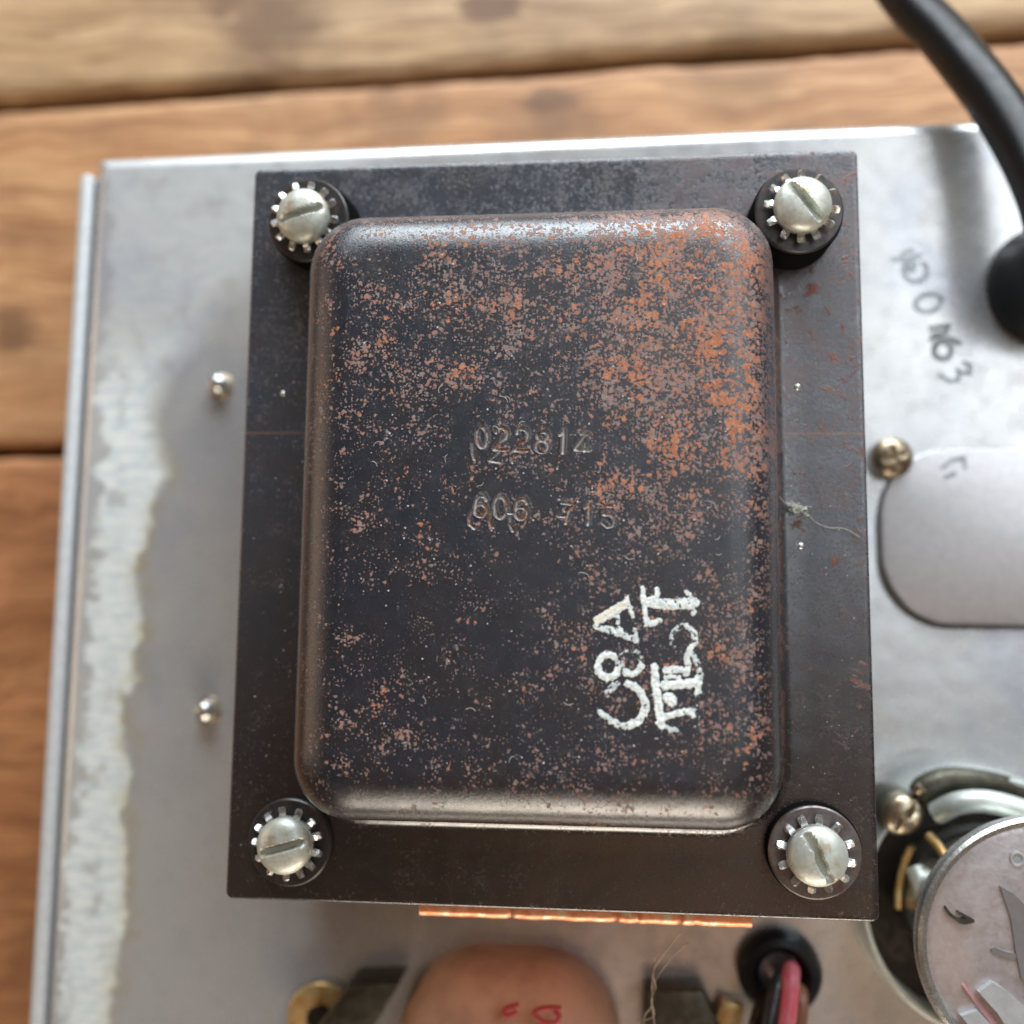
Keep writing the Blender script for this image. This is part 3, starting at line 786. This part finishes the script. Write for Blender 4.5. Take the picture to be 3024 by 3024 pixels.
def cover_screw(px, py, z, ang, tilt=(0, 0), star_rot=0.0, gap=0.0, rag=0.0, label=None, star_z=0.0, wm='washer'):
    """screw parent (head) > star_washer, flat_washer, shank"""
    p = at(px, py, z + 2.5)
    V, Fc = head_mesh(rag=rag)
    o = mesh('screw', V, Fc, M['screw'], tr, loc=(p.x, p.y, z + 1.75), rot=(tilt[0], tilt[1], math.radians(ang)), sharp=40)
    if label: o['label'] = label
    V, Fc = star_mesh(teeth=13 if rag < 0.1 else 12); mesh('star_washer', V, Fc, M['star'], o, loc=(0, 0, -0.35 + star_z), rot=(0.04, -0.03, star_rot), sharp=30)
    fl = at(px, py, z)
    V, Fc = flat_washer(); mesh('flat_washer', V, Fc, M[wm], o, loc=(0, 0, -1.75), rot=(0, 0, 0), sharp=30)
    V, Fc = lathe([(2.1, -1.75 - z - 0.2), (2.1, 0.1)], 24); mesh('shank', V, Fc, M['washer'], o, sharp=None)
    if gap > 0.5:
        V, Fc = lathe([(5.55, -1.75 - z), (5.55, -1.85), (5.2, -1.8)], 40); mesh('spacer', V, Fc, M['matte_black'], o, sharp=None)
cover_screw(896, 636, 4.6, 14, (0.05, -0.10), 0.15, 1.0, 0, 'slotted screw at the upper left corner, partly behind the raised cover', star_z=0.6, wm='washer_black')
cover_screw(2370, 604, 5.0, -51, (-0.04, 0.04), 0.3, 1.0, 0.15, 'slotted screw at the upper right corner, its washer standing clear', star_z=0.5, wm='washer_black')
cover_screw(840, 2497, 0.15, 16, (0.02, -0.05), 0.0, 0, 0, 'clean slotted screw at the lower left corner', wm='washer_black')
cover_screw(2415, 2528, 1.5, -65, (0.03, 0.0), 0.45, 0.6, 0.5, 'screw with a chewed slot at the lower right corner')

# ------------------------------------------------------------------ screws and rivets on the chassis
def rivet(px, py, label, ang):
    p = at(px, py, ZC + 2)
    r = tag(empty('screw_tip', (p.x, p.y, ZC)), label, 'screw tip', 'screw tips standing out of the chassis')
    V, Fc = lathe([(0, 3.0), (0.6, 2.95), (1.1, 2.7), (1.45, 2.2), (1.6, 1.5), (1.6, 0.0)], 28)
    mesh('tip', V, Fc, M['rivet'], r)
    V, Fc = lathe([(1.6, 0.5), (2.0, 0.35), (2.15, 0.0)], 28); mesh('collar', V, Fc, M['brass'], r)
rivet(640, 1132, 'bright screw tip left of the transformer, the farther of the two', 0)
rivet(602, 2100, 'bright screw tip left of the transformer, the nearer one', 0)

# rounded cover plate at the right with its screw
pA = at(2600, 1500, ZC + 1.2); pB = at(3024, 1846, ZC + 1.2); pC = at(2900, 1325, ZC + 1.2)
cx0 = pA.x; cy0 = pB.y; cy1 = pC.y; hx = 28.0; hy = (cy1 - cy0) / 2
lo = []
for d, z in ((0.5, 0.35), (0.0, 0.45), (0.0, 1.15), (0.12, 1.35), (0.4, 1.45)):
    lo.append([(x, y, z) for x, y in rr(hx - d, hy - d, 10.5, 12)])
V_, F_ = loft(lo, True, True)
cp = tag(empty('cover_plate', (cx0 + hx, (cy0 + cy1) / 2, ZC)), 'pale round-cornered plate screwed on the chassis right of the transformer', 'plate')
mesh('plate', V_, F_, M['plate'], cp)
V_, F_ = loft([[(x - 0.45, y - 1.0, z) for x, y in rr(hx, hy - 0.3, 10.5, 12)] for z in (0.0, 0.4)], True, True)
mesh('gap_shadow', V_, F_, M['dark_plate'], cp)  # dark sheet set off to paint the shadow gap below the plate
for zz, (xx, yy) in enumerate(((2800, 1390), (2790, 1365))):
    pass
V_, F_ = ribbon_strokes([[(2560 + x * 0.4139, 640 + y * 0.4139) for x, y in s] for s in ([(540, 1790), (600, 1740), (690, 1720)], [(690, 1720), (700, 1790)], [(560, 1860), (630, 1830)])], ZC + 1.5, 0.6, 0.02)
V_ = [(x - cp.location.x / S, y - cp.location.y / S, z) for x, y, z in V_]
mesh('ink_mark', V_, F_, M['ink'], cp, smooth=False)

def cross_head(name, px, py, z, r, mat, ang, label):
    p = at(px, py, z + 1.5)
    V = []; Fc = []; rings = 18; seg = 48
    def hz(x, y):
        q = min(1, math.hypot(x, y) / r); zz = 2.2 * (0.2 + 0.8 * math.sqrt(max(0, 1 - q ** 2.2)))
        w_ = 0.34
        for a, b in ((x, y), (y, x)):
            e = max(abs(a) - w_ , abs(b) - r * 0.55); k = min(1, max(0, 0.5 - e / 0.2)); zz -= 1.0 * k * (1 - 0.4 * q) if a is x or abs(x) > w_ else 0
        return zz
    V.append((0, 0, hz(0, 0)))
    for i in range(1, rings + 1):
        rr_ = r * math.sin(math.pi / 2 * i / rings)
        for s in range(seg):
            a = 2 * math.pi * s / seg; V.append((rr_ * math.cos(a), rr_ * math.sin(a), hz(rr_ * math.cos(a), rr_ * math.sin(a))))
    for s in range(seg): Fc.append((0, 1 + s, 1 + (s + 1) % seg))
    for i in range(rings - 1):
        for s in range(seg):
            a = 1 + i * seg + s; b = 1 + i * seg + (s + 1) % seg; Fc.append((a, a + seg, b + seg, b))
    base = len(V); lastr = 1 + (rings - 1) * seg
    for s in range(seg):
        a = 2 * math.pi * s / seg; V.append((r * math.cos(a), r * math.sin(a), 0))
    for s in range(seg): Fc.append((lastr + s, base + s, base + (s + 1) % seg, lastr + (s + 1) % seg))
    o = mesh(name, V, Fc, mat, None, loc=(p.x, p.y, z), rot=(0.05, 0.03, math.radians(ang)), sharp=50)
    return tag(o, label, 'screw')
cross_head('cross_head_screw', 2640, 1348, ZC + 1.4, 3.15, M['brass'], 20, 'brown tarnished cross-head screw holding the round-cornered plate')

# ------------------------------------------------------------------ power cord
cord = tag(empty('mains_lead', tuple(at(3100, 852, ZC))), 'thick black power cord curving over the back edge of the chassis', 'power cord')
cl_ = Vector(cord.location) / S
pts = [at(2560, -170, -44), at(2681, 0, -36), at(2784, 108, -31), at(2869, 211, -27), at(2949, 319, -24), at(3024, 444, -21), at(3086, 580, -18), at(3115, 700, -17), at(3115, 800, -20)]
V_, F_ = tube([p - cl_ for p in pts], lambda t: 3.75, 24, 8)
mesh('cable', V_, F_, M['cable'], cord)
V_, F_ = lathe([(9.6, 0.0), (9.8, 1.5), (9.2, 3.4), (8.3, 5.0), (8.0, 9.0), (7.2, 12.0), (5.6, 14.2), (4.2, 15.5), (0, 15.8)], 40)
mesh('strain_relief', V_, F_, M['rubber'], cord)

# ------------------------------------------------------------------ grommet with wires
gc = at(2310, 2885, ZC + 4)
gr = tag(empty('grommet', (gc.x, gc.y, ZC)), 'black rubber grommet below the transformer with wires coming out of it', 'grommet')
prof = [(3.1, -1.0), (2.9, 1.5), (3.2, 3.2), (4.2, 4.3), (5.3, 4.0), (6.0, 2.6), (6.1, 1.0), (5.8, 0.0)]
V_, F_ = lathe(prof, 40)
mesh('ring', V_, F_, M['rubber'], gr)
def wire(name, path, r, mat, label, grp='wires coming out of the grommet'):
    P = [at(x, y, z) for x, y, z in path]; o0 = P[0]
    V, Fc = tube([p - o0 for p in P], r, 14, 8)
    o = mesh(name, V, Fc, mat, None, loc=tuple(o0)); return tag(o, label, 'wire')
wire('wire', [(2318, 2905, ZC - 2), (2312, 2880, ZC + 4), (2296, 2905, ZC + 8.5), (2280, 2970, ZC + 10), (2262, 3060, ZC + 11), (2240, 3160, ZC + 11)], 1.05, M['black_wire'], 'black wire coming out of the grommet left of the red wire')
wire('wire', [(2338, 2900, ZC - 2), (2336, 2866, ZC + 4), (2334, 2890, ZC + 8.5), (2328, 2960, ZC + 10), (2316, 3060, ZC + 11), (2300, 3160, ZC + 11)], 1.30, M['red'], 'faded red wire coming out of the grommet')
wire('wire', [(2352, 2940, ZC - 2), (2362, 2925, ZC + 3), (2366, 2950, ZC + 6), (2364, 3010, ZC + 7), (2352, 3090, ZC + 7), (2340, 3160, ZC + 7)], 1.0, M['brown_wire'], 'brown wire at the right of the red wire in the grommet')
wire('wire', [(2300, 2925, ZC - 2), (2268, 2930, ZC + 3), (2245, 2985, ZC + 6), (2225, 3060, ZC + 7), (2200, 3160, ZC + 7)], 1.1, M['black_wire'], 'leftmost black wire bending down from the grommet')

# ------------------------------------------------------------------ can capacitor, lower right
cc = at(3108, 2806, -6)
cap = tag(empty('can_capacitor', (cc.x, cc.y, ZC)), 'aluminium can capacitor with a rolled rim, at the right of the transformer', 'capacitor')
V_, F_ = lathe([(11.0, 0.0), (11.0, 19.0), (12.0, 21.5), (14.6, 23.4), (15.6, 24.6), (15.8, 25.4), (15.8, 26.2), (15.7, 26.9), (15.3, 27.2), (14.7, 27.0), (14.4, 26.3), (14.3, 25.5)], 96)
mesh('can', V_, F_, M['alu'], cap)
V_, F_ = lathe([(0.000, 25.75), (8.190, 25.75), (13.650, 25.65), (14.333, 25.5)], 96); mesh('end_disc', V_, F_, M['alu_top'], cap)
V_, F_ = lathe([(18.109, 0.0), (17.927, 7.2), (17.654, 7.6), (17.199, 7.6), (17.017, 7.2), (16.926, 0.2)], 96); mesh('mounting_ring', V_, F_, M['ring'], cap)
V_, F_ = lathe([(10.9, 0.25), (16.95, 0.25), (16.95, 0.0)], 64); mesh('dark_gap_floor', V_, F_, M['core'], cap)  # dark floor put in to paint the shade between ring and can
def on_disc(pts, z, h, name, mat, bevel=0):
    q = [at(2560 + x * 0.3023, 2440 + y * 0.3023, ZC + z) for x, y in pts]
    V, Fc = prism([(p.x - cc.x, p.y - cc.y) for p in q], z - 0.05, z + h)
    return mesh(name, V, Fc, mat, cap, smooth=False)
on_disc([(1292, 578), (1420, 650), (1540, 765), (1600, 900), (1600, 1560), (1500, 1480), (1440, 1180), (1400, 900)], 25.75, 0.35, 'dark_reflection', M['dark_plate'])  # dark reflection in the can top, built as a raised plate
on_disc([(1070, 1600), (1200, 1500), (1300, 1560), (1700, 1900), (1700, 2200), (1480, 2150), (1250, 1800)], 25.75, 0.9, 'grey_reflection', M['grey_plate'])  # grey reflection in the disc, modelled as a solid bar
on_disc([(900, 1830), (1060, 1775), (1330, 2060), (1150, 2150)], 25.75, 0.9, 'grey_reflection', M['grey_plate'])  # second grey reflection, modelled the same way
on_disc([(925, 1545), (945, 1535), (1280, 1930), (1340, 2050), (1310, 2060), (1050, 1720)], 25.85, 0.15, 'red_reflection', M['pink'])  # reflection of a red wire, laid on as a thin coloured strip
on_disc([(752, 800), (800, 870), (900, 945), (950, 950), (1040, 930), (1035, 900), (880, 815), (870, 830), (960, 895), (880, 890), (800, 830), (760, 770)], 25.75, 0.5, 'tab', M['frame'])
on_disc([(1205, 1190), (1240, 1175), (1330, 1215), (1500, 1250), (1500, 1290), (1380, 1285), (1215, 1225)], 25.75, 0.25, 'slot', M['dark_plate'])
dp = at(3004, 2537, ZC + 25.8)
V_, F_ = lathe([(0, 0.1), (0.55, 0.1), (0.62, 0.25), (0.78, 0.3), (0.9, 0.15), (0.95, 0.0)], 24)
mesh('vent', V_, F_, M['grey_plate'], cap, loc=(dp.x - cc.x, dp.y - cc.y, 25.7))
# its mounting clamp: screw, brass lugs and the dark stay behind it
cs = at(2672, 2408, ZC + 10)
clamp = tag(empty('clamp', (cs.x, cs.y, ZC)), 'small clamp with a brassy screw beside the can capacitor', 'clamp')
V_, F_ = lathe([(3.2, 0), (3.3, 6.5), (3.0, 7.6), (2.2, 8.2), (1.9, 8.0)], 32); mesh('post', V_, F_, M['frame'], clamp)
V_, F_ = head_mesh(r=2.75, h=2.0, slot_w=0.8, slot_d=1.0, rag=0.8); mesh('screw', V_, F_, M['brass'], clamp, loc=(0, 0, 8.0), rot=(0.12, -0.1, 0.9))
def lug(path, r, mat, name='lug'):
    P = [at(x, y, z) - Vector((cs.x, cs.y, ZC)) for x, y, z in path]
    V, Fc = tube(P, r, 12, 8); return mesh(name, V, Fc, mat, clamp)
lug([(2744, 2468, ZC + 9), (2772, 2500, ZC + 11), (2800, 2545, ZC + 13)], 0.65, M['brass_bright'])
lug([(2694, 2500, ZC + 6), (2672, 2545, ZC + 5), (2655, 2620, ZC + 4), (2652, 2680, ZC + 3)], 0.55, M['brass_bright'])
lug([(2715, 2345, ZC + 7), (2735, 2322, ZC + 7.5), (2800, 2300, ZC + 7.5), (2900, 2308, ZC + 7), (3000, 2335, ZC + 6), (3120, 2390, ZC + 5)], 1.7, M['frame'], 'stay')
lug([(2765, 2402, ZC + 9), (2830, 2372, ZC + 11), (2920, 2368, ZC + 12), (3030, 2398, ZC + 12), (3140, 2450, ZC + 11)], 1.6, M['ring'], 'spring_blade')
lug([(2700, 2560, ZC + 8), (2722, 2620, ZC + 9), (2735, 2700, ZC + 9), (2752, 2790, ZC + 8)], 1.3, M['ring'], 'spring_blade')
lug([(2722, 2368, ZC + 5), (2712, 2335, ZC + 8.6), (2722, 2325, ZC + 9.2)], 0.8, M['brass'])

# ------------------------------------------------------------------ small transformer at the bottom edge
so = at(1495, 3100, ZC)
sm = tag(empty('output_transformer', (so.x, so.y, ZC)), 'small transformer with a tan paper coil marked in red, at the bottom edge', 'transformer')
# coil: rounded block whose back shoulder falls away
cl0 = at(1150, 3010, ZC + 13); cl1 = at(1835, 3010, ZC + 13); ctp = at(1500, 2842, ZC + 9)
hxw = (cl1.x - cl0.x) / 2 ; cxm = (cl0.x + cl1.x) / 2 - so.x
yb = ctp.y - so.y
loops = []
for s, z in ((0.0, 0.0), (0.0, 5.5), (0.5, 8.2), (1.8, 10.9), (3.6, 13.0), (6.0, 14.7), (8.8, 15.9), (11.5, 16.5)):
    loops.append([(cxm + x, yb - 20 + y, z) for x, y in rr(hxw - s, 20 - s, max(12.5 - s, 2.0), 12)])
V_, F_ = loft(loops, True, True); mesh('coil', V_, F_, M['paper'], sm)
def red(strokes):
    parts = []
    for s in strokes:
        P = [at(900 + x * 0.5694, 1924 + y * 0.5694, ZC + 16.6) for x, y in s]
        q = [p - Vector((so.x, so.y, ZC)) for p in P]
        parts.append(tube([(v.x, v.y, 16.55) for v in q], 0.34, 6, 4))
    return join(*parts)
V_, F_ = red([[(1110, 1830), (1050, 1850), (1030, 1880), (1060, 1890), (1100, 1870)], [(1060, 1850), (1090, 1840)], [(1330, 1850), (1240, 1850), (1190, 1880), (1250, 1930), (1300, 1950)], [(1290, 1870), (1320, 1890), (1300, 1925), (1240, 1925)]])
mesh('ink_mark', V_, F_, M['red_ink'], sm)
# channel frame: two leaning cheeks and ears with holes
def slab(quad, z0, z1, name, mat):
    q = [at(x, y, ZC + z1) - Vector((so.x, so.y, ZC)) for x, y in quad]
    V, Fc = prism([(p.x, p.y) for p in q], z0, z1)
    o = mesh(name, V, Fc, mat, sm, smooth=False); bevel_obj(o, 0.35, 2); return o
slab([(1030, 2905), (1180, 2900), (1060, 3110), (880, 3110)], 0.5, 8.0, 'cheek', M['frame'])
slab([(1905, 2925), (2075, 2925), (2160, 3110), (1900, 3110)], 0.5, 6.0, 'cheek', M['frame'])
def ear(px, py, ro, ri, z, mat):
    p = at(px, py, ZC + z) - Vector((so.x, so.y, ZC))
    V, Fc = lathe([(ri, z - 1.0), (ri, z - 0.1), (ri + 0.15, z), (ro - 0.2, z), (ro, z - 0.25), (ro, z - 1.0), (ri, z - 1.0)], 40, p.x, p.y)
    mesh('ear', V, Fc, mat, sm)
    V, Fc = lathe([(0, z - 0.8), (ri + 0.3, z - 0.8), (ri + 0.3, 0.2)], 24, p.x, p.y); mesh('ear_screw', V, Fc, M['frame'], sm)
ear(945, 3010, 5.2, 2.1, 2.4, M['brass_bright'])
slab([(2130, 2950), (2200, 2975), (2170, 3110), (2080, 3110)], 1.0, 3.0, 'ear', M['brass_bright'])

# ------------------------------------------------------------------ lint, hair, dust
def fibre(name, path, r, mat, label, cat):
    P = [at(x, y, z) for x, y, z in path]; o0 = P[0]
    V, Fc = tube([p - o0 for p in P], r, 6, 8)
    o = mesh(name, V, Fc, mat, None, loc=tuple(o0)); return tag(o, label, cat)
def c3(x, y, z): return (1800 + x * 0.3623, 2700 + y * 0.3623, z)
fibre('hair', [c3(640, 240, -6), c3(600, 260, -8), c3(520, 340, -9), c3(440, 440, -10), c3(385, 520, -10), c3(350, 620, -10), c3(350, 760, -11), c3(365, 894, -12), c3(365, 1000, -12)], 0.085, M['hair'], 'thin brown hair below the transformer with its tip curling to the right', 'hair')
fibre('hair', [c3(580, 150, -3), c3(500, 250, -6), c3(410, 370, -8), c3(362, 450, -9), c3(345, 600, -10), c3(345, 740, -11), c3(290, 820, -12), c3(285, 900, -12), c3(300, 1000, -12)], 0.085, M['hair'], 'thin brown hair reaching up to the lower edge of the transformer', 'hair')
fibre('hair', [c3(370, 345, -8), c3(362, 400, -9), c3(362, 520, -9), c3(375, 600, -10), c3(340, 700, -10), c3(360, 830, -12), c3(220, 880, -12)], 0.075, M['hair'], 'short pale hair crossing the other two below the transformer', 'hair')
def c5r(x, y, z): return (1924 + x * 0.5694, 1000 + y * 0.5694, z)
lt = tag(empty('lint_tuft', tuple(at(*c5r(760, 880, 0.6)))), 'pale tuft of lint on the right side of the transformer flange', 'lint')
l0 = Vector(lt.location) / S
parts = []
rl = random.Random(3)
for k in range(60):
    cx_, cy_ = rl.gauss(0, 26), rl.gauss(0, 11); p = []
    a = rl.uniform(-0.6, 0.35); L = rl.uniform(15, 34)
    for q in range(4): p.append(at(*c5r(758 + cx_ + (q - 1.5) / 3 * L * math.cos(a) + rl.gauss(0, 4), 880 + cx_ * 0.25 + cy_ - (q - 1.5) / 3 * L * math.sin(a) + rl.gauss(0, 4), 0.3 + rl.random() * 0.9)) - l0)
    parts.append(tube(p, 0.05, 4, 3))
V_, F_ = join(*parts); mesh('tuft', V_, F_, M['lint'], lt)
parts = [tube([at(*c5r(x, y, z)) - l0 for x, y, z in s], 0.04, 5, 6) for s in ([(665, 820, 0.7), (690, 850, 0.5), (720, 870, 0.5)], [(800, 900, 0.4), (850, 950, 0.2), (920, 980, 0.2), (1000, 985, 0.2), (1080, 1030, 0.2)], [(810, 890, 0.4), (770, 930, 0.3), (745, 945, 0.2)])]
V_, F_ = join(*parts); mesh('loose_fibre', V_, F_, M['hair_light'], lt)
# bright grains of dust and tiny fibres on the cover
parts = []
rd = random.Random(11)
for k in range(230):
    x, y = rd.uniform(-20, 21), rd.uniform(-29, 29); r = rd.uniform(0.035, 0.085); z = BH + r * 0.5
    V, Fc = box(x, y, z, r * 2, r * rd.uniform(1, 2.4), r * 1.4); parts.append((V, Fc))
for k in range(130):
    sx = rd.choice((-1, 1)); x = sx * rd.uniform(30.5, 38); y = rd.uniform(-44, 44); r = rd.uniform(0.03, 0.07)
    V, Fc = box(x, y, 0.03, r * 2, r * rd.uniform(1, 2.2), r * 1.2); parts.append((V, Fc))
for k in range(26):
    x, y = rd.uniform(-19, 20), rd.uniform(-28, 28); a = rd.uniform(0, 6.28); L = rd.uniform(0.5, 1.3)
    P = [(x + L * q / 3 * math.cos(a + q * 0.3), y + L * q / 3 * math.sin(a + q * 0.3), BH + 0.05) for q in range(4)]
    parts.append(tube(P, 0.022, 4, 3))
V_, F_ = join(*parts)
tag(mesh('dust', V_, F_, M['dust'], None, smooth=False), 'fine bright grains of dust scattered on the transformer cover', 'dust', kind='stuff')
def pimple(px, py, r, label):
    p = at(px, py, 0)
    V, Fc = lathe([(0, 0.5 * r), (0.5 * r, 0.42 * r), (0.85 * r, 0.2 * r), (r, 0)], 16)
    o = mesh('paint_drop', V, Fc, M['star'], tr, loc=(p.x, p.y, 0.0))
pimple(1924 + 757 * 0.5694, 1000 + 250 * 0.5694, 0.42, None)
pimple(1924 + 775 * 0.5694, 1000 + 1075 * 0.5694, 0.40, None)
pimple(0 + 1467 * 0.5694, 1000 + 285 * 0.5694, 0.36, None)
